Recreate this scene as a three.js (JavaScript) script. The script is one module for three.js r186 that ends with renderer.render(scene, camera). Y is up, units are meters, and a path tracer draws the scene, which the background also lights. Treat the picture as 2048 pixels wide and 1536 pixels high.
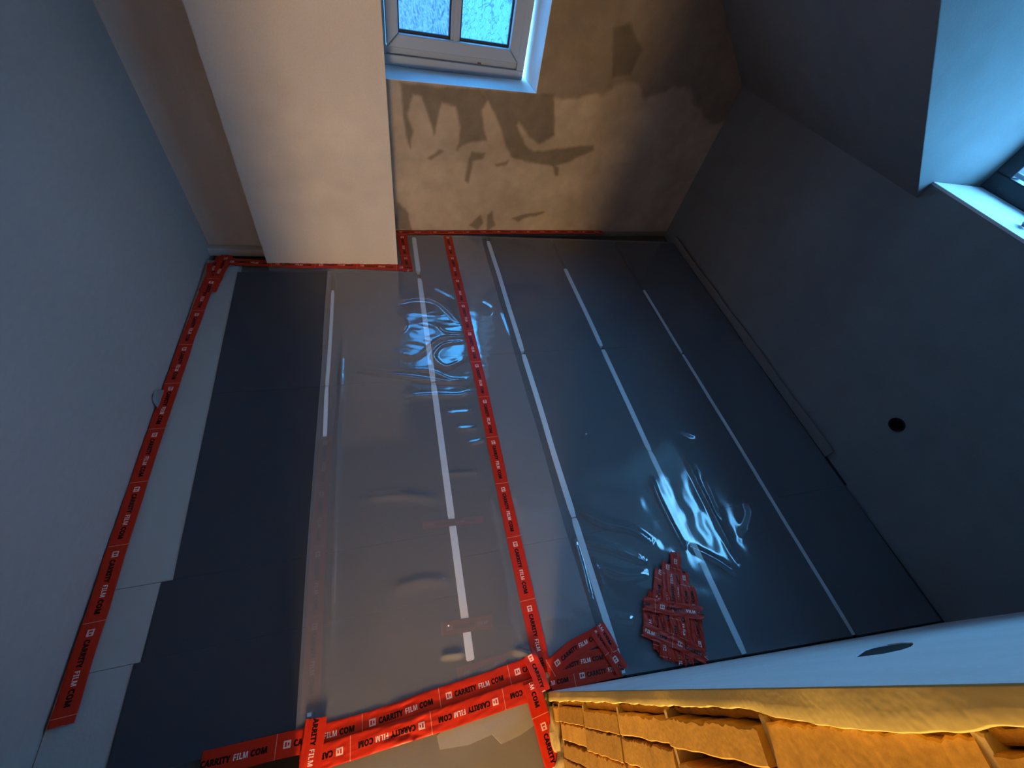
import * as THREE from 'three';
import { RoundedBoxGeometry } from 'three/addons/geometries/RoundedBoxGeometry.js';
import { ImprovedNoise } from 'three/addons/math/ImprovedNoise.js';
import { mergeGeometries } from 'three/addons/utils/BufferGeometryUtils.js';

// ------------------------------------------------------------------ camera, sky, exposure
const scene = new THREE.Scene();
const camera = new THREE.PerspectiveCamera(87.66, 2048 / 1536, 0.02, 120);
camera.position.set(0, 1.7, 0);
camera.rotation.set(-0.8922553, -0.4441069, 0.2814298, 'YXZ');

const renderer = new THREE.WebGLRenderer({ antialias: true });
renderer.toneMapping = THREE.LinearToneMapping;
renderer.toneMappingExposure = 1.0;
renderer.shadowMap.enabled = true;

// overcast blue dusk sky, a little paler towards the horizon
const SKY = 23.5;
{
  const W = 64, H = 32, d = new Float32Array(W * H * 4);
  for (let j = 0; j < H; j++) {
    const up = Math.max(0, (j + 0.5) / H * 2 - 1);
    for (let i = 0; i < W; i++) {
      const k = (j * W + i) * 4, t = Math.sqrt(up);
      d[k] = SKY * (0.17 - 0.04 * t); d[k + 1] = SKY * (0.55 - 0.06 * t); d[k + 2] = SKY * (1.0 - 0.02 * t); d[k + 3] = 1;
    }
  }
  const sky = new THREE.DataTexture(d, W, H, THREE.RGBAFormat, THREE.FloatType);
  sky.mapping = THREE.EquirectangularReflectionMapping; sky.magFilter = THREE.LinearFilter; sky.needsUpdate = true;
  scene.background = sky;
}

// the work lamp behind the camera, in the next room (its builder is further down)
const LAMP = { x: -0.25, y: 0.45, z: 1.8, candela: 22, color: [1, 0.65, 0.29] };

// ------------------------------------------------------------------ helpers
let seed = 20240117;
const rnd = () => { seed |= 0; seed = (seed + 0x6d2b79f5) | 0; let t = Math.imul(seed ^ (seed >>> 15), 1 | seed); t = (t + Math.imul(t ^ (t >>> 7), 61 | t)) ^ t; return ((t ^ (t >>> 14)) >>> 0) / 4294967296; };
const rr = (a, b) => a + (b - a) * rnd();
const perlin = new ImprovedNoise();
const noise = (x, y, z = 0) => perlin.noise(x + 37.3, y + 11.7, z + 5.1);
const fbm = (x, y, z = 0, n = 4) => { let s = 0, a = 1, t = 0; for (let i = 0; i < n; i++) { s += a * noise(x, y, z + i * 7.3); t += a; a *= 0.5; x *= 2; y *= 2; z *= 2; } return s / t; };
const sstep = (x, a, b) => { const t = Math.min(1, Math.max(0, (x - a) / (b - a))); return t * t * (3 - 2 * t); };

const used = {};
function numbered(name) { const n = used[name] = (used[name] ?? -1) + 1; return n ? name + '_' + String(n).padStart(3, '0') : name; }
function mesh(name, geometry, material, parent = scene) {
  const m = new THREE.Mesh(geometry, material); m.name = parent === scene ? numbered(name) : name; m.castShadow = m.receiveShadow = true; parent.add(m); return m;
}
function group(name, [x, y, z] = [0, 0, 0], turn = 0) {
  const g = new THREE.Group(); g.name = numbered(name); g.position.set(x, y, z); g.rotation.y = turn; scene.add(g); return g;
}
function tag(o, label, category, grp) { o.userData = { label, category }; if (grp) o.userData.group = grp; return o; }
function struct(o, label) { o.userData.kind = 'structure'; if (label) o.userData.label = label; return o; }
const box = (w, h, d, x, y, z, r = 0.002) => new RoundedBoxGeometry(w, h, d, 2, Math.min(r, w / 2.1, h / 2.1, d / 2.1)).translate(x, y, z);
function poly(points, depth, holes = []) {      // polygon in x-y, extruded along +z
  const s = new THREE.Shape(points.map(([x, y]) => new THREE.Vector2(x, y)));
  for (const h of holes) s.holes.push(h);
  return new THREE.ExtrudeGeometry(s, { depth, bevelEnabled: false, curveSegments: 40 });
}
const hole = (pts) => new THREE.Path(pts.map(([x, y]) => new THREE.Vector2(x, y)));
function roundHole(x, y, r) { const p = new THREE.Path(); p.absellipse(x, y, r, r, 0, Math.PI * 2, true); return p; }

function texture(n, m, fill, srgb = true) {
  const d = new Uint8Array(n * m * 4);
  for (let j = 0; j < m; j++) for (let i = 0; i < n; i++) {
    const c = fill(i / n, j / m), k = (j * n + i) * 4;
    for (let q = 0; q < 3; q++) d[k + q] = Math.max(0, Math.min(255, Math.round(c[q] * 255)));
    d[k + 3] = 255;
  }
  const t = new THREE.DataTexture(d, n, m); t.magFilter = THREE.LinearFilter; t.minFilter = THREE.LinearMipmapLinearFilter; t.generateMipmaps = true;
  t.wrapS = t.wrapT = THREE.RepeatWrapping; if (srgb) t.colorSpace = THREE.SRGBColorSpace; t.needsUpdate = true; return t;
}
// noise that tiles over the unit square
const tileNoise = (u, v, f, z = 0) => {
  const a = u * Math.PI * 2, b = v * Math.PI * 2, r = f / (Math.PI * 2);
  return noise(r * Math.cos(a) + z, r * Math.sin(a) + 3.7 * z, r * Math.cos(b) * 1.3 + r * Math.sin(b) * 0.9);
};

// ------------------------------------------------------------------ materials
const rough512 = texture(512, 512, (u, v) => { const n = 0.5 + 0.28 * tileNoise(u, v, 9) + 0.22 * tileNoise(u, v, 34, 2.2) + 0.18 * (rnd() - 0.5); return [n, n, n]; }, false);
rough512.repeat.set(0.7, 0.7);
const mottle = texture(512, 512, (u, v) => { const n = 0.94 + 0.05 * tileNoise(u, v, 5, 1.3) + 0.03 * tileNoise(u, v, 17, 4.1) + 0.03 * (rnd() - 0.5); return [n, n, n]; });
mottle.repeat.set(0.55, 0.55);
const paint = (r, g, b, bump = 0.0012, rough = 0.92) => new THREE.MeshStandardMaterial({ color: new THREE.Color().setRGB(r, g, b), roughness: rough, map: mottle, bumpMap: rough512, bumpScale: bump });
const M = {
  greyPaint: paint(0.385, 0.305, 0.29),
  kneePaint: paint(0.215, 0.24, 0.245),
  creamPaint: paint(0.62, 0.57, 0.51),
  whitePaint: paint(0.80, 0.81, 0.82),
  jambPaint: paint(0.84, 0.86, 0.88),
  screed: paint(0.13, 0.105, 0.075, 0.002),
  corridorPaint: paint(0.45, 0.40, 0.33),
  frame: new THREE.MeshStandardMaterial({ color: new THREE.Color().setRGB(0.29, 0.36, 0.42), roughness: 0.55, bumpMap: rough512, bumpScale: 0.0004 }),
  darkFrame: new THREE.MeshStandardMaterial({ color: new THREE.Color().setRGB(0.035, 0.04, 0.05), roughness: 0.5 }),
  gasket: new THREE.MeshStandardMaterial({ color: new THREE.Color().setRGB(0.02, 0.02, 0.025), roughness: 0.7 }),
  panel: new THREE.MeshStandardMaterial({ color: new THREE.Color().setRGB(0.009, 0.012, 0.020), roughness: 0.85 }),
  panelB: new THREE.MeshStandardMaterial({ color: new THREE.Color().setRGB(0.011, 0.014, 0.023), roughness: 0.85 }),
  edgePanel: new THREE.MeshStandardMaterial({ color: new THREE.Color().setRGB(0.58, 0.52, 0.44), roughness: 0.9, bumpMap: rough512, bumpScale: 0.001 }),
  batten: new THREE.MeshStandardMaterial({ color: new THREE.Color().setRGB(0.93, 0.93, 0.91), roughness: 0.8 }),
  foam: new THREE.MeshStandardMaterial({ color: new THREE.Color().setRGB(0.20, 0.21, 0.21), roughness: 0.9 }),
  black: new THREE.MeshStandardMaterial({ color: new THREE.Color().setRGB(0.012, 0.012, 0.014), roughness: 0.8 }),
  metal: new THREE.MeshStandardMaterial({ color: new THREE.Color().setRGB(0.10, 0.10, 0.11), roughness: 0.4, metalness: 0.8 }),
};
const film = (thr, rough, tint = [0.86, 0.90, 0.96], ior = 1.6) => new THREE.MeshPhysicalMaterial({ color: new THREE.Color().setRGB(...tint), roughness: rough, transmission: thr, thickness: 0, ior, side: THREE.DoubleSide });
const FILM = { left: film(0.97, 0.09, [0.92, 0.95, 1.0], 1.45), middle: film(0.85, 0.10, [0.95, 0.97, 1.0], 1.95), right: film(0.87, 0.11, [0.88, 0.95, 1.0], 1.65), threshold: film(0.90, 0.16, [0.95, 0.95, 0.95]) };

// the print of the tape: one period is 0.241 m long and 0.06 m wide
function tapeTexture() {
  const W = 1024, H = 256, c = document.createElement('canvas'); c.width = W; c.height = H;
  const g = c.getContext('2d');
  g.fillStyle = '#cf2a0e'; g.fillRect(0, 0, W, H);
  g.textBaseline = 'middle'; g.textAlign = 'left';
  const word = (text, x, w, h, color) => { g.save(); g.font = 'bold ' + h + 'px sans-serif'; const m = g.measureText(text).width; g.translate(x, H / 2 + 4); g.scale(w / m, 1); g.fillStyle = color; g.lineWidth = 7; g.strokeStyle = color; g.fillText(text, 0, 0); if (color !== '#f3dcd2') g.strokeText(text, 0, 0); g.restore(); };
  g.fillStyle = '#e8907c'; g.fillRect(2, 0, 9, H);                       // the thin pale line across
  g.fillStyle = '#f3c8bc'; g.fillRect(92, 88, 84, 78); g.fillStyle = '#cf2a0e'; g.fillRect(108, 104, 22, 46); g.fillRect(142, 112, 18, 30);   // boxed mark
  word('CARRITY', 210, 316, 84, '#1c0508');
  word('FILM', 556, 170, 84, '#f3dcd2');
  word('COM', 748, 190, 84, '#1c0508');
  const t = new THREE.CanvasTexture(c); t.colorSpace = THREE.SRGBColorSpace; t.wrapS = t.wrapT = THREE.RepeatWrapping; t.anisotropy = 8; return t;
}
const tapePrint = tapeTexture();
M.tape = new THREE.MeshPhysicalMaterial({ map: tapePrint, roughness: 0.42, specularIntensity: 0.6, bumpMap: rough512, bumpScale: 0.0005, side: THREE.DoubleSide });
M.tapeUnder = new THREE.MeshStandardMaterial({ map: tapePrint, color: new THREE.Color().setRGB(0.11, 0.10, 0.10), roughness: 0.6, side: THREE.DoubleSide });

// ------------------------------------------------------------------ the room
const SL = 0.82, KNEE = 1.10;                        // roof slope over the knee wall
const farTurn = Math.atan(0.055), FAR = [0, 0, -2.645];
// floor of the room and of the next room
{
  const f = struct(mesh('floor', new THREE.BoxGeometry(4.3, 0.2, 5.7).translate(0.85, -0.145, -0.1), M.screed), 'pale screed floor under the clear film and dark panels');
  const slab = (name, x0, x1, z0, z1, top, m) => mesh(name, box(x1 - x0, 0.04, z1 - z0, (x0 + x1) / 2, top - 0.02, (z0 + z1) / 2, 0.002), m, f);
  const X = [-0.85, -0.352, 0.158, 0.695, 1.212, 1.757, 2.27];
  const gap = 0.021;
  const rows = [[-2.19, -1.40], [-2.58, -1.465], [-2.58, -1.455]];
  for (let c = 0; c < 6; c++) {
    const cuts = c < 2 ? [-2.19, -1.31, -0.505, -0.27, 0.012] : [-2.60, -1.46, -0.40, c < 4 ? 0.075 : 0.16];
    for (let k = 0; k + 1 < cuts.length; k++) {
      let x0 = X[c] + (c ? gap : 0), x1 = X[c + 1];
      if (c === 0) x0 = k === 0 ? -0.857 : k === 1 ? -0.812 : k === 2 ? -0.84 : -0.857;
      if (c === 5) x1 = k === 0 ? 2.33 : k === 1 ? 2.30 : 2.27;
      if (c === 0 && k === 1) cuts[2] = -0.505;
      const top = -0.0005 - 0.0012 * rnd(), m = rnd() < 0.5 ? M.panel : M.panelB;
      if (c > 2 && k + 2 === cuts.length) {
        const near = (x) => -(0.0884 + 0.0899 * (x - 0.4165) - 0.003);           // meets the slanting near wall
        mesh('insulation_panel', poly([[x0, -cuts[k] - 0.0004], [x0, near(x0)], [x1, near(x1)], [x1, -cuts[k] - 0.0004]], 0.04).rotateX(-Math.PI / 2).translate(0, top - 0.04, 0), m, f);
      } else if (c === 0 && k < 2) {
        const edge = (z) => -0.862 + 0.033 * (z + 2.19);                          // its left edge runs slightly askew
        mesh('insulation_panel', poly([[edge(cuts[k]), -cuts[k] - 0.0004], [edge(cuts[k + 1]), -cuts[k + 1] + 0.0004], [x1, -cuts[k + 1] + 0.0004], [x1, -cuts[k] - 0.0004]], 0.04).rotateX(-Math.PI / 2).translate(0, top - 0.04, 0), m, f);
      } else slab('insulation_panel', x0, x1, cuts[k] + 0.0004, cuts[k + 1] - 0.0004, top, m);
    }
  }
  mesh('edge_panel', poly([[-1.034, 2.30], [-0.866, 2.30], [-0.862, 2.19], [-0.8075, 0.5054], [-1.034, 0.5054]], 0.04).rotateX(-Math.PI / 2).translate(0, -0.044, 0), M.edgePanel, f);
  for (const [x1, z0, z1] of [ [-0.842, -0.504, -0.271], [-0.859, -0.27, 0.01]]) slab('edge_panel', -1.034, x1, z0, z1, -0.004, M.edgePanel);
}
{ const f = scene.getObjectByName('floor'); mesh('screed_patch', poly([[0.05, -0.03], [0.05, -0.11], [0.035, -0.116], [0.04, -0.152], [0.13, -0.162], [0.21, -0.155], [0.235, -0.185], [0.30, -0.178], [0.352, -0.165], [0.352, -0.03]], 0.03).rotateX(-Math.PI / 2).translate(0, -0.044, 0), paint(0.40, 0.35, 0.28), f); }
// left wall
struct(mesh('wall_left', new THREE.BoxGeometry(0.3, 2.6, 5.6).translate(-1.185, 1.2, -0.1), M.greyPaint), 'smooth blue-grey wall left of the taped floor');

// far wall with the window opening
const stainPolys = [
  [0.116, 0.887, 0.561, 0.905, 0.615, 0.855, 0.579, 0.795, 0.609, 0.681, 0.631, 0.633, 0.545, 0.625, 0.474, 0.600, 0.445, 0.563, 0.451, 0.613, 0.460, 0.698, 0.428, 0.809, 0.352, 0.825, 0.326, 0.755, 0.305, 0.651, 0.274, 0.738, 0.237, 0.835, 0.185, 0.837, 0.152, 0.741, 0.176, 0.659, 0.162, 0.558, 0.140, 0.635, 0.128, 0.764],
  [0.576, 0.901, 1.009, 0.920, 1.081, 0.698, 0.990, 0.638, 0.920, 0.669, 0.820, 0.757, 0.811, 0.737, 0.895, 0.626, 0.960, 0.586, 1.382, 0.649, 1.403, 0.624, 1.213, 0.525, 1.105, 0.503, 0.879, 0.531, 0.814, 0.540, 0.757, 0.632, 0.699, 0.743, 0.649, 0.806],
  [0.268, 0.505, 0.344, 0.563, 0.363, 0.555, 0.289, 0.500],
  [1.279, 1.261, 1.370, 1.293, 1.503, 1.186, 1.493, 1.063, 1.373, 1.038],
  [0.072, 0.215, 0.135, 0.126, 0.155, 0.003, 0.045, 0.011],
  [0.706, 0.134, 0.740, 0.166, 0.775, 0.054, 0.723, 0.004],
  [0.904, 0.108, 0.997, 0.146, 1.148, 0.160, 1.141, 0.140, 1.003, 0.118, 0.951, 0.076],
  [0.718, 0.490, 0.793, 0.520, 0.786, 0.503, 0.730, 0.481],
  [1.122, 0.510, 1.168, 0.496, 1.179, 0.444, 1.152, 0.443],
  [0.533, 0.513, 0.551, 0.560, 0.627, 0.564, 0.620, 0.533, 0.557, 0.498, 0.536, 0.367, 0.517, 0.383],
  [0.583, 0.053, 0.650, 0.133, 0.680, 0.070, 0.644, 0.012],
];
function segDist(px, py, ax, ay, bx, by) { const dx = bx - ax, dy = by - ay, t = Math.max(0, Math.min(1, ((px - ax) * dx + (py - ay) * dy) / (dx * dx + dy * dy || 1))); return Math.hypot(px - ax - t * dx, py - ay - t * dy); }
function polyDist(P, x, y) {             // signed: negative inside
  let inside = false, d = 9;
  for (let i = 0, j = P.length - 2; i < P.length; j = i, i += 2) {
    if (P[i + 1] > y !== P[j + 1] > y && x < ((P[j] - P[i]) * (y - P[i + 1])) / (P[j + 1] - P[i + 1]) + P[i]) inside = !inside;
    d = Math.min(d, segDist(x, y, P[j], P[j + 1], P[i], P[i + 1]));
  }
  return inside ? -d : d;
}
const farMap = texture(900, 900, (u, v) => {        // 2.5 m square: bare plaster with scraped and filled patches
  const x = u * 2.5, y = v * 2.5, wx = x + 0.020 * fbm(x * 10, y * 6, 1), wy = y + 0.020 * fbm(x * 10, y * 6, 8);
  const n = fbm(x * 3, y * 3, 3), n2 = fbm(x * 14, y * 14, 6);
  let pale = 0.62 + 0.30 * n;                                        // base plaster tone
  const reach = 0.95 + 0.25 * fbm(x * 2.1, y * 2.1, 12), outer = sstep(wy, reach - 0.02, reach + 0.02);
  pale *= 1 - 0.45 * outer;  // plaster tone drops above a ragged line
  for (const P of stainPolys) { const d = polyDist(P, wx, wy); pale *= 1 - 0.62 * (1 - sstep(d, -0.012, 0.014)); }
  pale += 0.10 * n2 + 0.04 * (rnd() - 0.5);
  pale = Math.max(0.06, Math.min(1, pale));
  return [0.35 + 0.50 * pale, 0.32 + 0.46 * pale, 0.275 + 0.42 * pale];
});
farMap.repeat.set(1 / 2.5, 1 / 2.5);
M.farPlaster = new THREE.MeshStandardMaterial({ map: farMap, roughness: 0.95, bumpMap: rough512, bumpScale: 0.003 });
{
  const w = struct(group('wall_far', FAR, farTurn), 'bare patchy plaster gable wall with the small window');
  const top = 2.36, xTop = 2.36 - (top - KNEE) / SL + 0.12;
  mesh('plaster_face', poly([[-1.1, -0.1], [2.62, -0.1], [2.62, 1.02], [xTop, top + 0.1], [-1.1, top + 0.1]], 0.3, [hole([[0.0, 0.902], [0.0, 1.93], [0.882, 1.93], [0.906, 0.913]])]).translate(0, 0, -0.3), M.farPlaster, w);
  // smooth lining of the window opening: sill board and right reveal
  const sill = poly([[0.0, 0.86], [0.906, 0.872], [0.906, 0.914], [0.0, 0.904]], 0.296).translate(0, 0, -0.297);
  mesh('window_sill', sill, M.whitePaint, w);
  mesh('window_reveal', poly([[0.904, 0.912], [0.95, 0.912], [0.95, 1.93], [0.879, 1.93]], 0.295).translate(0, 0, -0.296), M.whitePaint, w);
  mesh('window_reveal', poly([[0.0, 1.928], [0.88, 1.928], [0.88, 1.96], [0.0, 1.96]], 0.295).translate(0, 0, -0.296), M.whitePaint, w);
}
// chimney breast in front of it, and the shallow recess left of it
struct(mesh('wall_chimney_breast', poly([[-0.716, -0.05], [0.043, -0.05], [0.029, 2.4], [-0.645, 2.4]], 0.46).translate(0, 0, -2.72), M.creamPaint), 'cream painted chimney breast left of the window');
struct(mesh('wall_recess', new THREE.BoxGeometry(0.42, 2.5, 0.3).translate(-0.86, 1.19, -2.556), M.creamPaint), 'olive grey wall recess between left wall and chimney breast');
struct(mesh('baseboard_recess', box(0.36, 0.05, 0.05, -0.875, 0.004, -2.388, 0.006), M.creamPaint), 'pale low ledge at the foot of the recess');

// knee wall on the right, with a round socket hole; it rises to the dormer sill
const kneeTurn = Math.PI / 2 - Math.atan(0.0276) * 1, KORIG = [2.279, 0, 0.0];
{
  // local x runs along -z of the room, local z points to the outside
  const w = struct(group('wall_right', KORIG, 0), 'low grey knee wall under the roof slope');
  const g = poly([[-0.5, -0.1], [2.95, -0.1], [2.95, KNEE + 0.05], [1.30, KNEE + 0.05], [1.30, 1.187], [0.25, 1.187], [0.25, KNEE + 0.05], [-0.5, KNEE + 0.05]], 0.42, [roundHole(0.534, 0.403, 0.031)]);
  g.rotateY(Math.PI / 2 - Math.atan(0.0276));       // local x -> -z, drifting to +x
  mesh('plaster_face', g, M.kneePaint, w);
}
// round socket box sunk in that wall
{
  const t = group('socket_box', [2.2935, 0.403, -0.534], Math.atan(0.0276));
  const pts = [[0.0001, -0.055], [0.029, -0.055], [0.0305, -0.050], [0.0305, 0.004], [0.034, 0.004], [0.034, 0.0065], [0.0285, 0.0065], [0.0285, -0.048], [0.0001, -0.048]].map(([a, b]) => new THREE.Vector2(a, b));
  mesh('cup', new THREE.LatheGeometry(pts, 40).rotateZ(Math.PI / 2), M.black, t);
  mesh('cable', new THREE.TubeGeometry(new THREE.CatmullRomCurve3([new THREE.Vector3(0.045, 0.004, 0), new THREE.Vector3(0.03, 0.006, 0.008), new THREE.Vector3(0.015, -0.004, 0.003)]), 16, 0.004, 8), M.metal, t);
  tag(t, 'round black empty socket box sunk in the grey knee wall', 'socket box');
}
// foam edge strip along the foot of the knee wall, its top edge standing off the plaster
{
  const n = 120, pos = [], idx = [];
  for (let i = 0; i <= n; i++) {
    const z = -2.62 + (2.05 * i) / n, xw = 2.279 - 0.0276 * z, g = 0.010 + 0.010 * Math.max(0, noise(z * 2.1, 3)), h = 0.062 + 0.008 * noise(z * 3, 9);
    for (const [a, b] of [[xw - 0.010, -0.012], [xw - 0.012 - g, h], [xw - 0.008 - g, h + 0.001], [xw - 0.004, -0.012]]) pos.push(a, b, z);
  }
  for (let i = 0; i < n; i++) for (let k = 0; k < 4; k++) { const a = i * 4 + k, b = i * 4 + ((k + 1) % 4); idx.push(a, a + 4, b, b, a + 4, b + 4); }
  for (const s of [0, n * 4]) idx.push(s, s + 1, s + 2, s, s + 2, s + 3);
  const g = new THREE.BufferGeometry(); g.setAttribute('position', new THREE.Float32BufferAttribute(pos, 3)); g.setIndex(idx); 
  const flat = g.toNonIndexed(); flat.computeVertexNormals();
  tag(mesh('edge_strip', flat, M.foam), 'thin grey foam edge strip along the foot of the knee wall', 'foam strip');
}
// roof slope, flat ceiling, dormer
{
  const slopeY = (x) => KNEE + SL * (2.335 - x);
  const slab = (z0, z1, lift = 0) => poly([[2.72, slopeY(2.72) + lift], [0.70, slopeY(0.70) + lift], [0.70, slopeY(0.70) + 0.22], [2.72, slopeY(2.72) + 0.22]], z1 - z0).translate(0, 0, z0);
  const c = struct(group('ceiling'), 'dark sloping attic ceiling left of the bright dormer');
  mesh('roof_slope', slab(-2.95, -1.30), M.kneePaint, c);
  mesh('flat_ceiling', new THREE.BoxGeometry(2.5, 0.25, 5.7).translate(-0.12, 2.475, -0.1), M.kneePaint, c);
  mesh('dormer_ceiling', new THREE.BoxGeometry(2.05, 0.2, 1.95).translate(1.86, 2.35, -0.42), M.whitePaint, c);
  // cheek of the dormer, standing on the slope's cut edge
  mesh('dormer_cheek', poly([[2.335, slopeY(2.335) + 0.002], [0.84, slopeY(0.84) + 0.002], [0.84, 2.44], [2.86, 2.44], [2.86, 1.0], [2.45, 1.0]], 0.14).translate(0, 0, -1.4394), M.kneePaint, c);
  mesh('dormer_cheek', poly([[2.335, slopeY(2.335) + 0.002], [0.84, slopeY(0.84) + 0.002], [0.84, 2.44], [2.86, 2.44], [2.86, 1.0], [2.45, 1.0]], 0.14).translate(0, 0, -0.2506), M.kneePaint, c);
  mesh('roof_slope', slab(-0.25, 0.55), M.kneePaint, c);
  mesh('dormer_sill', box(0.40, 0.012, 1.05, 0.2, 0, 0, 0.003).rotateY(-Math.atan(0.0276)).translate(2.279 + 0.0276 * 0.775 - 0.001, 1.185, -0.775), M.whitePaint, c);
}
// dormer window: dark frame, a mullion, two panes
const paneMat = new THREE.MeshPhysicalMaterial({ color: new THREE.Color().setRGB(0.93, 0.96, 0.97), roughness: 0.0, transmission: 1, thickness: 0, ior: 1.5, side: THREE.DoubleSide });
{
  const t = struct(group('window_2', [2.66, 1.190, -0.775]), 'dark framed dormer window at the right edge');
  const L = 1.05, H = 1.06, r = 0.07;
  mesh('frame_rail', box(0.07, r, L, 0, r / 2, 0, 0.006), M.darkFrame, t);
  mesh('frame_rail', box(0.07, r, L, 0, H - r / 2, 0, 0.006), M.darkFrame, t);
  for (const z of [-L / 2 + r / 2, L / 2 - r / 2]) mesh('frame_stile', box(0.07, H - 2 * r, r, 0, H / 2, z, 0.006), M.darkFrame, t);
  mesh('glazing_bead', box(0.02, 0.016, L - 2 * r, -0.03, r + 0.02, 0, 0.004), M.frame, t);
  mesh('pane', new THREE.PlaneGeometry(L - 2 * r + 0.01, H - 2 * r + 0.01).rotateY(Math.PI / 2).translate(0.005, H / 2, 0), paneMat, t);
}
// far window: white plastic frame, sash with mitred rails, a glazing bar, two patterned panes
const iceMap = texture(384, 640, (u, v) => {
  const x = u * 3.2, y = v * 5.4, w = fbm(x * 2.2, y * 2.2, 2) * 0.9;
  const a = 1 - Math.abs(noise(x * 7 + y * 4.5 + w * 2, y * 4 - x * 1.5 + w * 2, 4)) * 2.6, b = noise(x * 11, y * 11, 9);
  const q = Math.max(0, Math.min(1, 0.42 + 0.36 * a + 0.22 * b));
  return [0.22 + 0.58 * q, 0.40 + 0.50 * q, 0.56 + 0.40 * q];
});
const twigMap = texture(384, 640, (u, v) => {
  const x = u * 3.2, y = v * 5.4; let line = 0;
  for (const [f, s, z] of [[1.5, 0.022, 1], [2.6, 0.020, 17], [4.1, 0.022, 33]]) { const n = noise(x * f + 0.4 * noise(x * 6, y * 6, 3), y * f * 0.45 - x * 0.6, z); line = Math.max(line, 1 - sstep(Math.abs(n), s * 0.4, s * 1.6)); }
  const q = 1 - 0.30 * line + 0.06 * noise(x * 9, y * 9, 5) - 0.10 * sstep(0.6 - u, 0, 0.6) * Math.max(0, noise(x * 12, y * 12, 8) * 2);
  return [0.62 * q + 0.02, 0.86 * q + 0.03, 0.95 * q + 0.03];
});
const obscure = (map) => new THREE.MeshPhysicalMaterial({ map, color: new THREE.Color().setRGB(0.50, 0.50, 0.50), roughness: 0.5, transmission: 1, thickness: 0, ior: 1.5, side: THREE.DoubleSide, bumpMap: rough512, bumpScale: 0.001 });
{
  const z = -0.235, t = struct(group('window_1', FAR, farTurn), 'small grey framed window with two patterned panes');
  const put = (g, dz = 0) => g.translate(0, 0, z + dz);
  // fixed frame
  mesh('frame_rail', put(box(0.84, 0.05, 0.07, 0.452, 0.935, 0.002, 0.004)), M.frame, t);
  mesh('frame_rail', put(box(0.84, 0.04, 0.05, 0.452, 0.972, -0.012, 0.005)), M.frame, t);
  mesh('frame_rail', put(box(0.84, 0.06, 0.06, 0.452, 1.90, 0, 0.004)), M.frame, t);
  mesh('frame_stile', put(box(0.05, 1.0, 0.06, 0.045, 1.42, 0, 0.004)), M.frame, t);
  mesh('frame_stile', put(box(0.046, 1.0, 0.066, 0.852, 1.42, 0, 0.004)), M.frame, t);
  // sash rails, mitred
  const x0 = 0.072, x1 = 0.832, y0 = 0.992, y1 = 1.872, s = 0.064, ex = { depth: 0.045, bevelEnabled: true, bevelSize: 0.006, bevelThickness: 0.008, bevelSegments: 2 };
  const rail = (p) => put(new THREE.ExtrudeGeometry(new THREE.Shape(p.map(([a, b]) => new THREE.Vector2(a, b))), ex).translate(0, 0, -0.012));
  const q = 0.0055;
  mesh('sash_rail', rail([[x0 + q * 2, y0 + q], [x1 - q * 2, y0 + q], [x1 - s - q, y0 + s - q], [x0 + s + q, y0 + s - q]]), M.frame, t);
  mesh('sash_rail', rail([[x0 + q * 2, y1 - q], [x0 + s + q, y1 - s + q], [x1 - s - q, y1 - s + q], [x1 - q * 2, y1 - q]]), M.frame, t);
  mesh('sash_stile', rail([[x0 + q, y0 + q * 2], [x0 + s - q, y0 + s + q], [x0 + s - q, y1 - s - q], [x0 + q, y1 - q * 2]]), M.frame, t);
  mesh('sash_stile', rail([[x1 - q, y0 + q * 2], [x1 - q, y1 - q * 2], [x1 - s + q, y1 - s - q], [x1 - s + q, y0 + s + q]]), M.frame, t);
  mesh('glazing_bar', put(box(0.052, 0.76, 0.03, 0.448, 1.432, 0.008, 0.003)), M.frame, t);
  mesh('glazing_bar', put(box(0.022, 0.76, 0.03, 0.448, 1.432, 0.020, 0.004)), M.frame, t);
  for (const [a, b] of [[0.137, 0.422], [0.474, 0.767]]) {
    const bead = mesh('glazing_bead', put(mergeGeometries([box(b - a, 0.016, 0.02, (a + b) / 2, 1.062, 0.004, 0.003), box(b - a, 0.012, 0.02, (a + b) / 2, 1.80, 0.004, 0.003), box(0.009, 0.74, 0.02, a + 0.004, 1.432, 0.004, 0.003), box(0.009, 0.74, 0.02, b - 0.004, 1.432, 0.004, 0.003)])), M.gasket, t);
    bead.userData.label = 'dark rubber glazing seal';
  }
  mesh('pane', put(new THREE.PlaneGeometry(0.29, 0.77).translate(0.279, 1.432, 0)), obscure(iceMap), t).userData.label = 'rippled obscure glass pane';
  mesh('pane', put(new THREE.PlaneGeometry(0.30, 0.77).translate(0.62, 1.432, 0)), obscure(twigMap), t).userData.label = 'pale pane with fine branching lines';
  mesh('drain_cap', put(box(0.022, 0.006, 0.004, 0.60, 0.967, 0.014, 0.002)), M.gasket, t);
}
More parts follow.
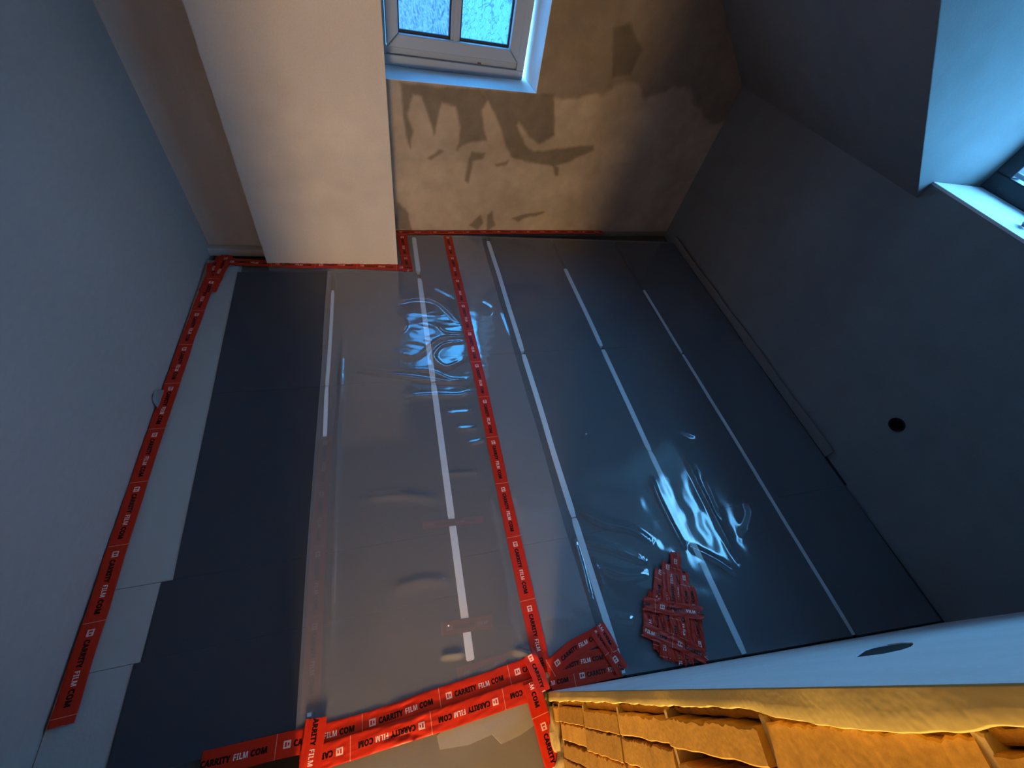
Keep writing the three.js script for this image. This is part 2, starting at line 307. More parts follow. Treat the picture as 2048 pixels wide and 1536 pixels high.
// near wall right of the doorway: plaster skin, solid core, broken hollow bricks on the jamb
const GOUGE = [[0.36, 0.93], [0.385, 0.965], [0.44, 0.955], [0.50, 0.925], [0.57, 0.875], [0.63, 0.825], [0.672, 0.765], [0.665, 0.735], [0.62, 0.735], [0.55, 0.775], [0.46, 0.845], [0.39, 0.90]];
const nearTurn = -0.0897, NEAR = [0.4165, 0, 0.0884];
const ragged = (h) => 0.0225 + 0.0035 * noise(h * 4.1, 1.5) + 0.0028 * noise(h * 17, 4.2) + 0.0012 * noise(h * 60, 7.7) + 0.010 * sstep(h, 1.02, 1.24) * (1 - sstep(h, 1.30, 1.42)) + 0.003 * sstep(0.45 - h, 0, 0.4);
const brickMap = texture(256, 256, (u, v) => { const n = 0.86 + 0.07 * tileNoise(u, v, 6, 3) + 0.06 * tileNoise(u, v, 24, 1) + 0.06 * (rnd() - 0.5); return [n, n * 0.98, n * 0.95]; });
brickMap.repeat.set(5, 5);
const brickMat = (r, g, b) => new THREE.MeshStandardMaterial({ color: new THREE.Color().setRGB(r, g, b), map: brickMap, roughness: 0.95, bumpMap: rough512, bumpScale: 0.002 });
const BRICKS = [brickMat(0.70, 0.40, 0.055), brickMat(0.64, 0.355, 0.045), brickMat(0.76, 0.44, 0.065)], CAVITY = brickMat(0.25, 0.12, 0.04), MORTAR = brickMat(0.62, 0.48, 0.20);
{
  const w = struct(group('wall_near', NEAR, nearTurn), 'thin plastered wall end right of the doorway, its jamb broken open');
  // plaster skin, its torn edge shown on the jamb
  const skin = poly([[0.004, -0.05], [2.5, -0.05], [2.5, 2.5], [0.004, 2.5]], 0.020, [hole(GOUGE), roundHole(0.30, 0.10, 0.016)]);
  mesh('plaster_face', skin, M.jambPaint, w);
  {
    const n = 420, pos = [], idx = [];
    for (let i = 0; i <= n; i++) {
      const h = -0.045 + (2.2 * i) / n, e = ragged(h), u = 0.0022 * noise(h * 11, 6.1);
      for (const [a, b] of [[0.0045, 0.0002], [0.001 + u * 0.4, 0.0015], [0.0 + u, e * 0.55], [-0.004 + u * 1.5, e - 0.002], [0.001 + u, e], [0.035, e * 0.9]]) pos.push(a, h, b);
    }
    for (let i = 0; i < n; i++) for (let k = 0; k < 5; k++) { const a = i * 6 + k, b = a + 1; idx.push(a, a + 6, b, b, a + 6, b + 6); }
    const g = new THREE.BufferGeometry(); g.setAttribute('position', new THREE.Float32BufferAttribute(pos, 3)); g.setIndex(idx); g.computeVertexNormals();
    const uv = []; for (let i = 0; i < pos.length; i += 3) uv.push(pos[i + 1] + pos[i], pos[i + 2]); g.setAttribute('uv', new THREE.Float32BufferAttribute(uv, 2));
    const m = mesh('plaster_edge', g, new THREE.MeshStandardMaterial({ color: new THREE.Color().setRGB(0.66, 0.52, 0.15), roughness: 0.95, side: THREE.DoubleSide, bumpMap: rough512, bumpScale: 0.002 }), w);
    m.userData.label = 'torn yellowish plaster edge';
  }
  mesh('wall_core', new THREE.BoxGeometry(2.42, 2.6, 0.21).translate(1.265, 1.2, 0.126), CAVITY, w);
  // hollow bricks: strips of cell wall standing proud, torn along their edges
  const strip = (h0, h1, w0, w1, u0, depth, tear, tilt) => {
    const nh = Math.max(4, Math.round((h1 - h0) / 0.006)), pos = [], idx = [], uv = [];
    for (let i = 0; i <= nh; i++) {
      const h = h0 + ((h1 - h0) * i) / nh, e0 = w0 + tear * noise(h * 40 + w0 * 300, 2) + tear * 0.9 * noise(h * 150, w0 * 100, 5), e1 = w1 + tear * 0.5 * noise(h * 30, w1 * 200, 9), k = Math.min(1, 4 * Math.min(i, nh - i) / nh + 0.75), um = u0 + 0.0010 * noise(h * 30, w0 * 90);
      for (const [a, b] of [[u0 + depth, e0 + 0.001], [um + 0.002, e0], [um, e0 + 0.002], [um + tilt * 0.5, (e0 + e1) / 2], [um + tilt, e1 - 0.002], [um + tilt + 0.002, e1], [u0 + depth, e1 - 0.001]]) { pos.push(a, h, b); uv.push(h, b + a); }
    }
    for (let i = 0; i < nh; i++) for (let q = 0; q < 6; q++) { const a = i * 7 + q, b = a + 1; idx.push(a, a + 7, b, b, a + 7, b + 7); }
    for (const s of [0, nh * 7]) for (let q = 1; q < 6; q++) idx.push(s, s + q, s + q + 1);
    const g = new THREE.BufferGeometry(); g.setAttribute('position', new THREE.Float32BufferAttribute(pos, 3)); g.setAttribute('uv', new THREE.Float32BufferAttribute(uv, 2)); g.setIndex(idx);
    const f = g.toNonIndexed(); f.computeVertexNormals(); return f;
  };
  for (const m of [...BRICKS, CAVITY, MORTAR]) m.side = THREE.DoubleSide;
  const courses = [-0.04, 0.075, 0.33, 0.582, 0.822, 1.085, 1.345, 1.60, 1.85, 2.1];
  const lines = [0.026, 0.043, 0.083, 0.127, 0.165, 0.205, 0.232];
  for (let c = 0; c + 1 < courses.length; c++) for (let k = 0; k + 1 < lines.length; k++) {
    let w0 = lines[k] + rr(-0.002, 0.003), w1 = lines[k + 1] - rr(0.001, 0.006), u0 = 0.006 + rr(0, 0.006) - k * 0.0012, tilt = -rr(0.002, 0.006), tear = 0.0042;
    const h0 = courses[c] + 0.003 + rr(0, 0.004), h1 = courses[c + 1] - 0.002 - rr(0, 0.004);
    if (k === 0) { u0 = 0.016 + rr(0, 0.004); tilt = 0.004; }
    if (c === 4 && k === 1) { u0 = 0.000; tilt = -0.002; w1 = 0.080; }
    if (c === 4 && k === 0) { u0 = 0.026; }
    if (c === 4 && k === 2) { w0 = 0.100; u0 = 0.004; }
    if (c === 5 && k === 1) { u0 = 0.010; w0 = 0.036; w1 = 0.115; tilt = -0.007; }
    if (c === 5 && k === 2) continue;
    if (c === 0 && k > 1) continue;
    const b = mesh('brick', strip(h0, h1, w0, w1, u0, 0.05, tear, tilt), BRICKS[Math.floor(rnd() * 3)], w);
  }
  // mortar left between the courses
  for (let c = 1; c + 1 < courses.length; c++) mesh('mortar_joint', strip(courses[c] - 0.004, courses[c] + 0.005, 0.03, 0.235, 0.008 + rr(0, 0.004), 0.05, 0.004, -0.004), MORTAR, w);
  // pale plaster lump at the foot of the jamb
  const lump = new THREE.SphereGeometry(0.03, 24, 16); { const p = lump.attributes.position; for (let i = 0; i < p.count; i++) { const x = p.getX(i), y = p.getY(i), z = p.getZ(i), k = 1 + 0.35 * noise(x * 60, y * 60, z * 60); p.setXYZ(i, x * k * 0.7, y * k * 0.7, z * k * 2.2); } lump.computeVertexNormals(); }
  mesh('plaster_lump', lump.translate(0.004, 0.008, 0.105), MORTAR, w).userData.label = 'pale lump of mortar at the jamb foot';
  const heap = new THREE.SphereGeometry(1, 36, 24); { const p = heap.attributes.position; for (let i = 0; i < p.count; i++) { const x = p.getX(i), y = p.getY(i), z = p.getZ(i), k = 1 + 0.22 * noise(x * 3, y * 3, z * 3) + 0.08 * noise(x * 11, y * 11, z * 11); p.setXYZ(i, x * k * 0.062, y * k * 0.055, z * k * 0.10); } heap.computeVertexNormals(); }
  mesh('mortar_heap', heap.translate(0.045, -0.005, 0.205), MORTAR, w).userData.label = 'pale yellow heap of mortar under the broken bricks';
  // lintel over the doorway and wall left of it (behind the camera's lower edge)
  mesh('lintel', new THREE.BoxGeometry(0.86, 0.5, 0.23).translate(-0.41, 2.30, 0.125), M.corridorPaint, w);
}
struct(mesh('wall_near_left', box(0.83, 2.6, 0.2, -0.78, 1.2, 0.220, 0.004), M.greyPaint), 'wall left of the doorway, below the frame');
// holes in the near wall face; shade in the gouge painted as a black plate
{
  const at = (o, u, h) => { const p = new THREE.Vector3(u, h, 0).applyAxisAngle(new THREE.Vector3(0, 1, 0), nearTurn); o.position.set(NEAR[0] + p.x, h, NEAR[2] + p.z); o.rotation.y = nearTurn; return o; };
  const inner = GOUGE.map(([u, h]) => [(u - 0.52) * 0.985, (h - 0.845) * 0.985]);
  tag(at(mesh('wall_gouge_shade', poly(inner, 0.014).translate(0, 0, 0.0025), M.black), 0.52, 0.845), 'long gouge in the pale plaster right of the doorway, its shade painted black', 'wall gouge');
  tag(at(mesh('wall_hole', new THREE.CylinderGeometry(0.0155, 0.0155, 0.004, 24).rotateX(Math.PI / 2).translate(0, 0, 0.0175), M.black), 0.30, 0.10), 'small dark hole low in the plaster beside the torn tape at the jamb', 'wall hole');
}
// next room behind the camera, closed
struct(mesh('wall_corridor_left', new THREE.BoxGeometry(0.2, 2.6, 2.6).translate(-1.25, 1.2, 1.5), M.corridorPaint));
struct(mesh('wall_corridor_right', new THREE.BoxGeometry(0.2, 2.6, 2.6).translate(1.55, 1.2, 1.6), M.corridorPaint));
struct(mesh('wall_corridor_back', new THREE.BoxGeometry(4.2, 2.6, 0.2).translate(0.6, 1.2, 2.75), M.corridorPaint));
struct(mesh('ceiling_corridor', new THREE.BoxGeometry(4.4, 0.2, 2.8).translate(0.8, 2.52, 1.5), M.corridorPaint));
struct(mesh('ground', new THREE.CylinderGeometry(45, 45, 0.1, 48).translate(0, -3.3, 0), new THREE.MeshStandardMaterial({ color: new THREE.Color().setRGB(0.03, 0.035, 0.035), roughness: 1 })));

// ------------------------------------------------------------------ the white battens between the dark panels
function batten(label, x, spans, wob = 0, w = 0.0145) {
  const t = group('white_batten', [x, 0, 0]);
  for (const [z0, z1] of spans) {
    const n = 24, pos = [], idx = [];
    for (let i = 0; i <= n; i++) {
      const z = z0 + ((z1 - z0) * i) / n, e = i === 0 || i === n ? 0.75 : 1, dx = wob * noise(z * 2.2, x * 5);
      for (const [a, b] of [[-w * e, -0.025], [-w * e, 0.0000], [-w * e + 0.001, 0.0009], [w * e - 0.001, 0.0009], [w * e, 0.0000], [w * e, -0.025]]) pos.push(a + dx, b, z);
    }
    for (let i = 0; i < n; i++) for (let k = 0; k < 5; k++) { const a = i * 6 + k, b = a + 1; idx.push(a, a + 6, b, b, a + 6, b + 6); }
    for (const s of [0, n * 6]) for (let k = 1; k < 5; k++) idx.push(s, s + k, s + k + 1);
    const g = new THREE.BufferGeometry(); g.setAttribute('position', new THREE.Float32BufferAttribute(pos, 3)); g.setIndex(idx);
    const f = g.toNonIndexed(); f.computeVertexNormals();
    mesh('batten_piece', f, M.batten, t);
  }
  return tag(t, label, 'batten');
}
M.batten.side = THREE.DoubleSide;
batten('leftmost white batten under the film, dark tape over its near half', -0.343, [[-2.02, -1.31], [-1.305, -0.02]], 0.006, 0.0085);
batten('white batten running through the window reflection left of the red seam', 0.170, [[-2.58, -2.20], [-2.13, -1.292], [-1.282, -0.544], [-0.540, -0.165], [-0.160, -0.056]]);
batten('white batten just right of the red seam tape', 0.705, [[-2.56, -1.47], [-1.445, -0.48], [-0.475, 0.10]], 0.004);
batten('white batten running towards the crumpled red tape patch', 1.223, [[-2.24, -1.48], [-1.45, -0.745], [-0.742, 0.150]], 0.004);
batten('thin white batten nearest the knee wall', 1.767, [[-2.0, -1.39], [-1.375, 0.198]], 0.004, 0.0095);

// ------------------------------------------------------------------ the film
// folds: [height mm, half width mm, x, z, x, z ...]
const FOLDS = [
  [4, 12, 0.214, -2.066, 0.386, -1.921], [7, 16, 0.007, -1.884, 0.126, -1.926, 0.245, -1.901, 0.383, -1.678], [6, 12, -0.010, -1.821, 0.043, -1.756, 0.058, -1.693, 0.020, -1.635],
  [8, 16, 0.399, -1.593, 0.240, -1.584, 0.146, -1.496, 0.090, -1.454, 0.014, -1.488], [5, 10, 0.405, -1.623, 0.274, -1.642, 0.238, -1.705], [6, 16, 0.408, -1.561, 0.248, -1.538, 0.192, -1.457, 0.243, -1.380, 0.359, -1.426],
  [6, 12, -0.240, -1.418, -0.044, -1.370, 0.160, -1.353, 0.258, -1.294, 0.377, -1.283], [7, 14, -0.264, -1.397, 0.003, -1.336, 0.178, -1.287, 0.374, -1.260], [6, 14, -0.003, -1.198, 0.170, -1.197, 0.296, -1.185, 0.374, -1.207],
  [3, 16, 0.206, -1.078, 0.357, -1.076], [4, 14, 0.243, -0.986, 0.365, -0.981], [4, 14, 0.279, -0.899, 0.391, -0.913], [3, 14, 0.122, -0.767, 0.325, -0.750],
  [4, 12, 0.530, -1.918, 0.598, -1.846, 0.581, -1.756], [5, 12, 0.651, -1.821, 0.658, -1.710, 0.665, -1.561], [6, 12, -0.277, -1.729, -0.281, -1.217, -0.287, -0.945, -0.287, -0.513, -0.284, -0.048],
  [6, 16, 1.443, -0.845, 1.516, -0.797, 1.600, -0.801], [9, 16, 1.384, -0.789, 1.396, -0.668, 1.394, -0.505, 1.392, -0.306, 1.402, -0.148], [8, 14, 1.452, -0.576, 1.442, -0.484, 1.425, -0.337],
  [8, 16, 1.163, -0.617, 1.147, -0.529, 1.153, -0.347, 1.165, -0.245], [9, 25, 1.469, -0.246, 1.595, -0.345, 1.613, -0.418], [9, 25, 0.704, -0.535, 0.818, -0.437, 0.947, -0.381, 1.037, -0.299],
  [9, 22, 0.678, -0.384, 0.843, -0.313, 0.976, -0.226], [8, 22, 0.714, -0.284, 0.848, -0.211, 0.962, -0.199], [7, 12, 0.673, -0.406, 0.671, -0.264, 0.663, -0.116], [7, 12, 0.728, -0.313, 0.738, -0.155],
  [6, 14, 0.734, -0.075, 0.823, -0.049], [4, 10, 1.413, -1.899, 1.389, -1.477], [8, 18, 1.180, -0.275, 1.292, -0.190, 1.372, -0.102], [6, 14, 0.315, -0.060, 0.383, -0.029, 0.416, -0.010],
  [6, 12, 0.068, -0.092, 0.155, -0.083], [4, 25, -0.088, -0.333, 0.041, -0.343, 0.133, -0.318], [4, 25, -0.192, -0.699, -0.032, -0.695, 0.133, -0.648],
].map((f) => {
  const pts = []; for (let i = 2; i < f.length; i += 2) pts.push(new THREE.Vector3(f[i], 0, f[i + 1]));
  const c = new THREE.CatmullRomCurve3(pts), n = 8 * (pts.length - 1) + 2, p = c.getPoints(n), w = f[1] / 1000;
  return { a: f[0] / 1000, w, p, x0: Math.min(...p.map((q) => q.x)) - 3 * w, x1: Math.max(...p.map((q) => q.x)) + 3 * w, z0: Math.min(...p.map((q) => q.z)) - 3 * w, z1: Math.max(...p.map((q) => q.z)) + 3 * w };
});
const zone = (x, z, cx, cz, rx, rz) => Math.exp(-(((x - cx) / rx) ** 2 + ((z - cz) / rz) ** 2));
function filmY(x, z) {
  let y = 0.0045 + 0.0016 * noise(x * 2.3, z * 1.7, 1) + 0.0006 * noise(x * 9, z * 7, 4);
  const zA = zone(x, z, 0.19, -1.56, 0.34, 0.42), zB = zone(x, z, 1.25, -0.36, 0.36, 0.36), zC = zone(x, z, 0.86, -0.18, 0.30, 0.26);
  if (zA > 0.01) y += zA * (0.0040 * noise(x * 3.5, z * 8, 2) * sstep(0.55 - x, 0, 0.2) + 0.0011 * (1 - 2 * Math.abs(noise(x * 9, z * 22, 7))) + 0.0008 * noise(x * 22, z * 30, 9) * sstep(x, 0.42, 0.5));
  if (zB > 0.01) y += zB * (0.0045 * noise(x * 9, z * 4 + x * 2, 12) + 0.0010 * noise(x * 22, z * 13, 15));
  if (zC > 0.01) y += zC * (0.0060 * noise(x * 5 - z * 2, z * 11 - x * 5, 18));
  for (const f of FOLDS) {
    if (x < f.x0 || x > f.x1 || z < f.z0 || z > f.z1) continue;
    let d = 9, at = 0;
    for (let i = 0; i + 1 < f.p.length; i++) { const q = segDist(x, z, f.p[i].x, f.p[i].z, f.p[i + 1].x, f.p[i + 1].z); if (q < d) { d = q; at = i / (f.p.length - 2); } }
    const e = Math.min(1, 5 * Math.min(at, 1 - at) + 0.15);
    y += f.a * e * Math.exp(-((d / f.w) ** 2) * 1.6);
  }
  const flat = Math.exp(-(((x - 0.415) / 0.035) ** 2)) * 0.5;              // held down by the seam tape
  return Math.max(0.0022, y * (1 - flat));
}
function sheet(name, x0, x1, z0, z1, step, lift, mat, wob = [0, 0], edge = null) {
  const nx = Math.round((x1 - x0) / step), nz = Math.round((z1 - z0) / step), pos = [], uv = [], idx = [];
  for (let j = 0; j <= nz; j++) for (let i = 0; i <= nx; i++) {
    const z = z0 + ((z1 - z0) * j) / nz, t = i / nx, x00 = x0 + (x1 - x0) * t; let x = x00 + wob[0] * (1 - t) * noise(z * 1.9, 4) + wob[1] * t * noise(z * 1.9, 8);
    if (edge) x = Math.min(x, edge(z));
    const zz = z + 0.09 * Math.max(0, x - 0.42) * sstep(z, -0.4, z1);          // the near edge follows the slanting near wall
    pos.push(x, filmY(x, zz) + lift, zz); uv.push(x, zz);
  }
  for (let j = 0; j < nz; j++) for (let i = 0; i < nx; i++) { const a = j * (nx + 1) + i, b = a + nx + 1; idx.push(a, b, a + 1, a + 1, b, b + 1); }
  const g = new THREE.BufferGeometry(); g.setAttribute('position', new THREE.Float32BufferAttribute(pos, 3)); g.setAttribute('uv', new THREE.Float32BufferAttribute(uv, 2)); g.setIndex(idx); g.computeVertexNormals();
  return mesh(name, g, mat);
}
tag(sheet('plastic_film', -1.022, -0.36, -2.275, 0.045, 0.009, 0, FILM.left, [0, 0.004]), 'clear plastic film sheet over the dark panels beside the left wall', 'plastic film');
tag(sheet('plastic_film', 0.385, 2.36, -2.612, 0.080, 0.0065, 0.0006, FILM.right, [0, 0], (z) => 2.279 - 0.0276 * z - 0.028), 'wide plastic film sheet right of the red seam, brightly folded beside the tape patch', 'plastic film');
tag(sheet('plastic_film', -0.378, 0.655, -2.61, 0.05, 0.006, 0.0022, FILM.middle, [0.006, 0.012]), 'milky plastic film sheet left of the red seam, wrinkled under the window reflection', 'plastic film');
tag(sheet('plastic_film', -0.36, 0.40, 0.03, 0.62, 0.008, 0.001, FILM.threshold), 'loose milky plastic film over the pale floor in the doorway', 'plastic film');

// ------------------------------------------------------------------ the red tape
// a ribbon along points [x, z] (or [x, z, y]) lying on what is below it
function ribbon(points, { width = 0.06, lift = 0.003, crumple = 0.0006, start = 0, on = filmY, step = 0.008, flip = false, wobble = 0.0012, ragged = 0, bubble = null } = {}) {
  const curve = new THREE.CatmullRomCurve3(points.map(([x, z, y = 0]) => new THREE.Vector3(x, y, z)), false, 'catmullrom', 0.2);
  const L = curve.getLength(), n = Math.max(6, Math.round(L / step)), k = 10, pos = [], uv = [], idx = [];
  const P = curve.getSpacedPoints(n);
  for (let i = 0; i <= n; i++) {
    const a = P[Math.max(0, i - 1)], b = P[Math.min(n, i + 1)], t = b.clone().sub(a).normalize(), sx = -t.z, sz = t.x, len = Math.hypot(sx, sz) || 1;
    for (let q = 0; q <= k + 2; q++) {
      const c = Math.min(k, Math.max(0, q - 1)) / k - 0.5, edge = q === 0 || q === k + 2;
      const s = (L * i) / n, wide = width * (1 + 0.03 * noise(s * 9, points[0][0] * 9)) , off = c * wide + wobble * noise(s * 5, points[0][1] * 7);
      const cut = ragged && (i === 0 || i === n) ? ragged * noise(c * 14, i, points[0][0]) : 0;
      const x = P[i].x + (sx / len) * off + t.x * cut, z = P[i].z + (sz / len) * off + t.z * cut;
      const y = (on ? on(x, z) : 0) + P[i].y + lift + (edge ? -0.0012 : crumple * (noise(s * 34, c * 9, points[0][0] * 3) + 0.6 * noise(s * 90, c * 20, 3))) + (bubble && !edge ? bubble[2] * Math.exp(-(((s - bubble[0]) / bubble[1]) ** 2)) * (1 - 2 * Math.abs(noise(s * 12 + c * 3, c * 6, 4))) : 0);
      pos.push(x, y, z); uv.push((flip ? -1 : 1) * (s + start) / 0.241, flip ? 0.5 + c : 0.5 - c);
    }
  }
  const m = k + 3;
  for (let i = 0; i < n; i++) for (let q = 0; q < m - 1; q++) { const a = i * m + q, b = a + m; idx.push(a, a + 1, b, a + 1, b + 1, b); }
  const g = new THREE.BufferGeometry(); g.setAttribute('position', new THREE.Float32BufferAttribute(pos, 3)); g.setAttribute('uv', new THREE.Float32BufferAttribute(uv, 2)); g.setIndex(idx); g.computeVertexNormals();
  return g;
}
const tape = (label, pts, opt = {}, m = M.tape) => tag(mesh('red_tape', ribbon(pts, opt), m), label, 'tape');
tape('long straight red tape sealing the middle seam of the film', [[0.408, -2.60], [0.412, -1.9], [0.417, -1.2], [0.414, -0.6], [0.417, 0.035]], { start: 0.241 * 20 - 1.676, lift: 0.0046, crumple: 0.0009, bubble: [0.98, 0.16, 0.0022] });
tape('dark red tape running along the foot of the left wall', [[-0.985, -2.10], [-0.995, -1.6], [-1.000, -1.0], [-0.997, -0.5], [-0.992, -0.15]], { crumple: 0.0018, wobble: 0.004, lift: 0.004 });
tape('red tape along the foot of the chimney breast and recess', [[-0.93, -2.272], [-0.55, -2.25], [-0.2, -2.245], [0.13, -2.222]], { crumple: 0.0025, wobble: 0.005, lift: 0.0065 });
tape('short red tape beside the right side of the chimney breast', [[0.088, -2.60], [0.094, -2.42], [0.104, -2.19]], { crumple: 0.002, lift: 0.0055, width: 0.066 });
tape('narrow red tape along the foot of the far wall', [[0.05, -2.622], [0.5, -2.644], [1.1, -2.682], [1.7, -2.71]], { crumple: 0.002, wobble: 0.004, width: 0.04, lift: 0.008 });
tape('upper of the two bright red tapes across the doorway', [[-0.62, 0.022], [-0.35, 0.036], [-0.1, 0.034], [0.12, 0.022], [0.44, 0.006]], { bubble: [0.58, 0.10, 0.0025], crumple: 0.0014, wobble: 0.004, lift: 0.0045, start: 0.05 });
tape('lower bright red tape across the doorway, its print upside down', [[-0.36, 0.082], [-0.1, 0.082], [0.05, 0.079], [0.25, 0.075], [0.385, 0.071]], { bubble: [0.30, 0.09, 0.005], crumple: 0.0016, wobble: 0.003, lift: 0.0105, flip: true, start: 0.1 });
tape('bright red tape running out along the broken brick jamb', [[0.362, 0.05], [0.374, 0.16], [0.384, 0.30], [0.392, 0.62]], { crumple: 0.001, lift: 0.0135, start: 0.15 });
tape('short red tape crossing the left end of the doorway tapes', [[-0.318, -0.012], [-0.330, 0.10], [-0.345, 0.25], [-0.35, 0.5]], { crumple: 0.002, lift: 0.0138, start: 0.06, ragged: 0.004 });
tape('faded red tape under the film along the leftmost batten', [[-0.338, -1.02], [-0.344, -0.6], [-0.34, -0.03]], { on: null, lift: 0.0022, crumple: 0.0002, width: 0.055 }, M.tapeUnder);
tape('faint red tape under the film across the second batten, midway', [[0.05, -0.552], [0.30, -0.535]], { on: null, lift: 0.0022, crumple: 0.0002, width: 0.03 }, M.tapeUnder);
tape('faint red tape under the film across the second batten, near its end', [[0.08, -0.17], [0.27, -0.158]], { on: null, lift: 0.0022, crumple: 0.0002, width: 0.045 }, M.tapeUnder);
tape('blurred red tape under the film beside the doorway crossing', [[0.12, -0.02], [0.40, -0.032]], { on: null, lift: 0.0026, crumple: 0.0002, width: 0.05 }, M.tapeUnder);
// folded red wad in the corner of left wall and recess
{
  const t = group('red_tape_wad', [-0.962, 0, -2.2]);
  const at = (pts, o) => mesh('tape_piece', ribbon(pts, { on: null, lift: 0.008, crumple: 0.004, ...o }), M.tape, t);
  at([[0.02, -0.12], [0.0, 0.02], [-0.015, 0.19]], { width: 0.085 }); at([[0.035, -0.12, 0.012], [0.02, 0.0, 0.012], [0.012, 0.10, 0.006]], { width: 0.06 }); at([[-0.02, -0.05, 0.008], [-0.005, 0.08, 0.009], [-0.01, 0.20, 0.003]], { width: 0.07, start: 0.1 });
  tag(t, 'dark red wad of doubled tape in the corner by the recess', 'tape');
}
// crumpled patch of tape pieces on the film
{
  const t = group('red_tape_patch', [1.0, 0, -0.06]);
  const yAt = (x, z) => filmY(x + 1.0, z - 0.06) + 0.006;
  const dx = 0.44, dz = -0.898, nx = 0.898, nz = 0.44;                     // along the pieces, across them
  const P = (s, o) => [dx * s + nx * o - 0.005, dz * s + nz * o];
  for (const [o, s0, s1, h] of [[-0.095, -0.13, 0.03, 0.004], [-0.062, -0.17, 0.13, 0.006], [-0.02, -0.19, 0.17, 0.010], [0.022, -0.19, 0.225, 0.007], [0.062, -0.16, 0.15, 0.011], [0.098, -0.12, 0.10, 0.005], [0.0, -0.1, 0.12, 0.014], [0.045, -0.18, -0.02, 0.014], [-0.04, -0.19, -0.06, 0.013]])
    mesh('tape_piece', ribbon([P(s0, o + rr(-0.01, 0.01)), P((s0 + s1) / 2, o), P(s1, o * 0.8 + rr(-0.008, 0.008))], { on: yAt, lift: h * 0.6, crumple: 0.0045, wobble: 0.006, width: rr(0.042, 0.058), start: rr(0, 0.24), ragged: 0.02 }), M.tape, t);
  for (const [s, a] of [[-0.02, 0.1], [-0.11, -0.12]]) mesh('tape_piece', ribbon([P(s, -0.125), P(s + a * 0.1, 0.0), P(s + a * 0.3, 0.125)], { on: yAt, lift: 0.010, crumple: 0.0045, wobble: 0.006, width: 0.05, start: rr(0, 0.24), ragged: 0.018 }), M.tape, t);
  tag(t, 'large crumpled patch of overlapping red tape on the film by the near wall', 'tape patch');
}
// smaller patch at the foot of the jamb
{
  const t = group('red_tape_patch', [0.56, 0, 0.02]);
  const yAt = (x, z) => filmY(x + 0.56, z + 0.02) + 0.005;
  for (const [a, b, c, w, l] of [[[-0.13, 0.046], [0.0, 0.052], [0.14, 0.062], 0.055, 0.004], [[-0.13, 0.014], [0.0, 0.012], [0.145, 0.022], 0.055, 0.006], [[-0.125, 0.010], [-0.02, -0.030], [0.105, -0.052], 0.055, 0.008], [[0.085, -0.070], [0.115, 0.0], [0.14, 0.070], 0.055, 0.011], [[0.105, -0.085], [0.122, -0.03], [0.133, 0.01], 0.04, 0.013]])
    mesh('tape_piece', ribbon([a, b, c], { on: yAt, lift: l, crumple: 0.0022, wobble: 0.003, width: w, start: rr(0, 0.24), ragged: 0.008 }), M.tape, t);
  tag(t, 'dark red fan of tape pieces at the foot of the plastered door jamb', 'tape patch');
}
// little crossing piece on the seam's near end
tape('small bright red tape piece on the seam end at the crossing', [[0.375, -0.028], [0.392, 0.03], [0.40, 0.085]], { lift: 0.0155, crumple: 0.002, width: 0.05, start: 0.02 });

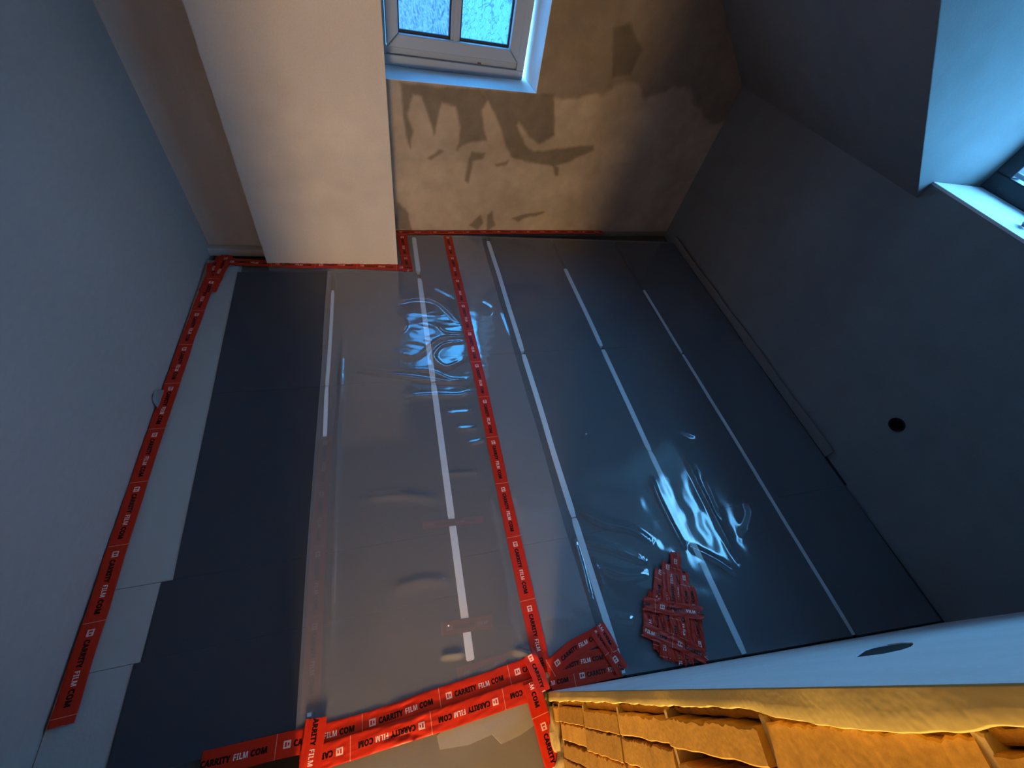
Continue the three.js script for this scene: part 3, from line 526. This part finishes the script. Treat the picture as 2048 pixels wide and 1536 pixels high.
// ------------------------------------------------------------------ small things
function crumb(name, r, x, y, z, m, label, cat) {
  const g = new THREE.IcosahedronGeometry(r, 2), p = g.attributes.position;
  for (let i = 0; i < p.count; i++) { const k = 1 + 0.4 * noise(p.getX(i) / r * 1.3, p.getY(i) / r * 1.3, p.getZ(i) / r * 1.3 + x * 9); p.setXYZ(i, p.getX(i) * k, p.getY(i) * k * 0.6, p.getZ(i) * k); }
  g.computeVertexNormals(); const o = mesh(name, g, m); o.position.set(x, y, z); return tag(o, label, cat);
}
crumb('plaster_crumb', 0.004, 0.905, filmY(0.905, -0.88) + 0.0035, -0.88, M.batten, 'tiny white crumb on the blue film between two battens', 'crumb');
crumb('plaster_crumb', 0.003, 0.108, filmY(0.108, -0.176) + 0.004, -0.176, M.batten, 'tiny white crumb on the milky film near the doorway', 'crumb');
{
  const t = group('window_clip', [2.42, 1.198, -0.955]);
  mesh('clip_body', box(0.05, 0.016, 0.022, 0, 0.008, 0, 0.004).rotateY(0.5), M.metal, t);
  mesh('clip_arm', new THREE.TubeGeometry(new THREE.CatmullRomCurve3([new THREE.Vector3(-0.02, 0.012, 0.0), new THREE.Vector3(-0.03, 0.03, 0.015), new THREE.Vector3(0.0, 0.036, 0.04), new THREE.Vector3(0.04, 0.012, 0.05)]), 24, 0.005, 8), M.metal, t);
  tag(t, 'small dark metal clip lying on the dormer sill', 'clip');
}
// scrap of film standing up behind the left wall's tape
{
  const n = 10, pos = [], idx = [];
  for (let i = 0; i <= n; i++) for (let j = 0; j <= n; j++) {
    const a = i / n - 0.5, b = j / n;
    pos.push(-1.0335 + 0.014 * (1 - b) + 0.004 * b * b + 0.003 * noise(a * 3, b * 3, 2), 0.008 + 0.045 * b * (1 - 1.2 * a * a), -1.29 + a * 0.10 * (1 - 0.35 * b));
  }
  for (let i = 0; i < n; i++) for (let j = 0; j < n; j++) { const a = i * (n + 1) + j, b = a + n + 1; idx.push(a, b, a + 1, a + 1, b, b + 1); }
  const g = new THREE.BufferGeometry(); g.setAttribute('position', new THREE.Float32BufferAttribute(pos, 3)); g.setIndex(idx); g.computeVertexNormals();
  tag(mesh('film_scrap', g, film(0.45, 0.3, [0.35, 0.36, 0.38])), 'small grey scrap of film sticking up behind the left wall tape', 'film scrap');
}
// work lamp in the next room
{
  const t = group('work_lamp', [LAMP.x, 0, LAMP.z]);
  mesh('base', new THREE.CylinderGeometry(0.11, 0.13, 0.025, 32).translate(0, 0.0125 - 0.04, 0), M.metal, t);
  mesh('pole', new THREE.CylinderGeometry(0.011, 0.011, LAMP.y - 0.14, 16).translate(0, (LAMP.y - 0.16) / 2 - 0.02, 0), M.metal, t);
  const glow = new THREE.MeshStandardMaterial({ color: 0xffe6b0, emissive: new THREE.Color().setRGB(...LAMP.color), emissiveIntensity: 2 });
  mesh('globe', new THREE.SphereGeometry(0.16, 40, 24).translate(0, LAMP.y, 0), glow, t);
  const l = new THREE.PointLight(new THREE.Color().setRGB(...LAMP.color), LAMP.candela, 0, 2);
  l.position.set(0, LAMP.y, 0); l.castShadow = true; l.shadow.radius = 7.5; l.shadow.mapSize.set(1024, 1024); t.add(l);
  tag(t, 'warm glowing globe on a short floor stand in the next room', 'lamp');
}

renderer.render(scene, camera);
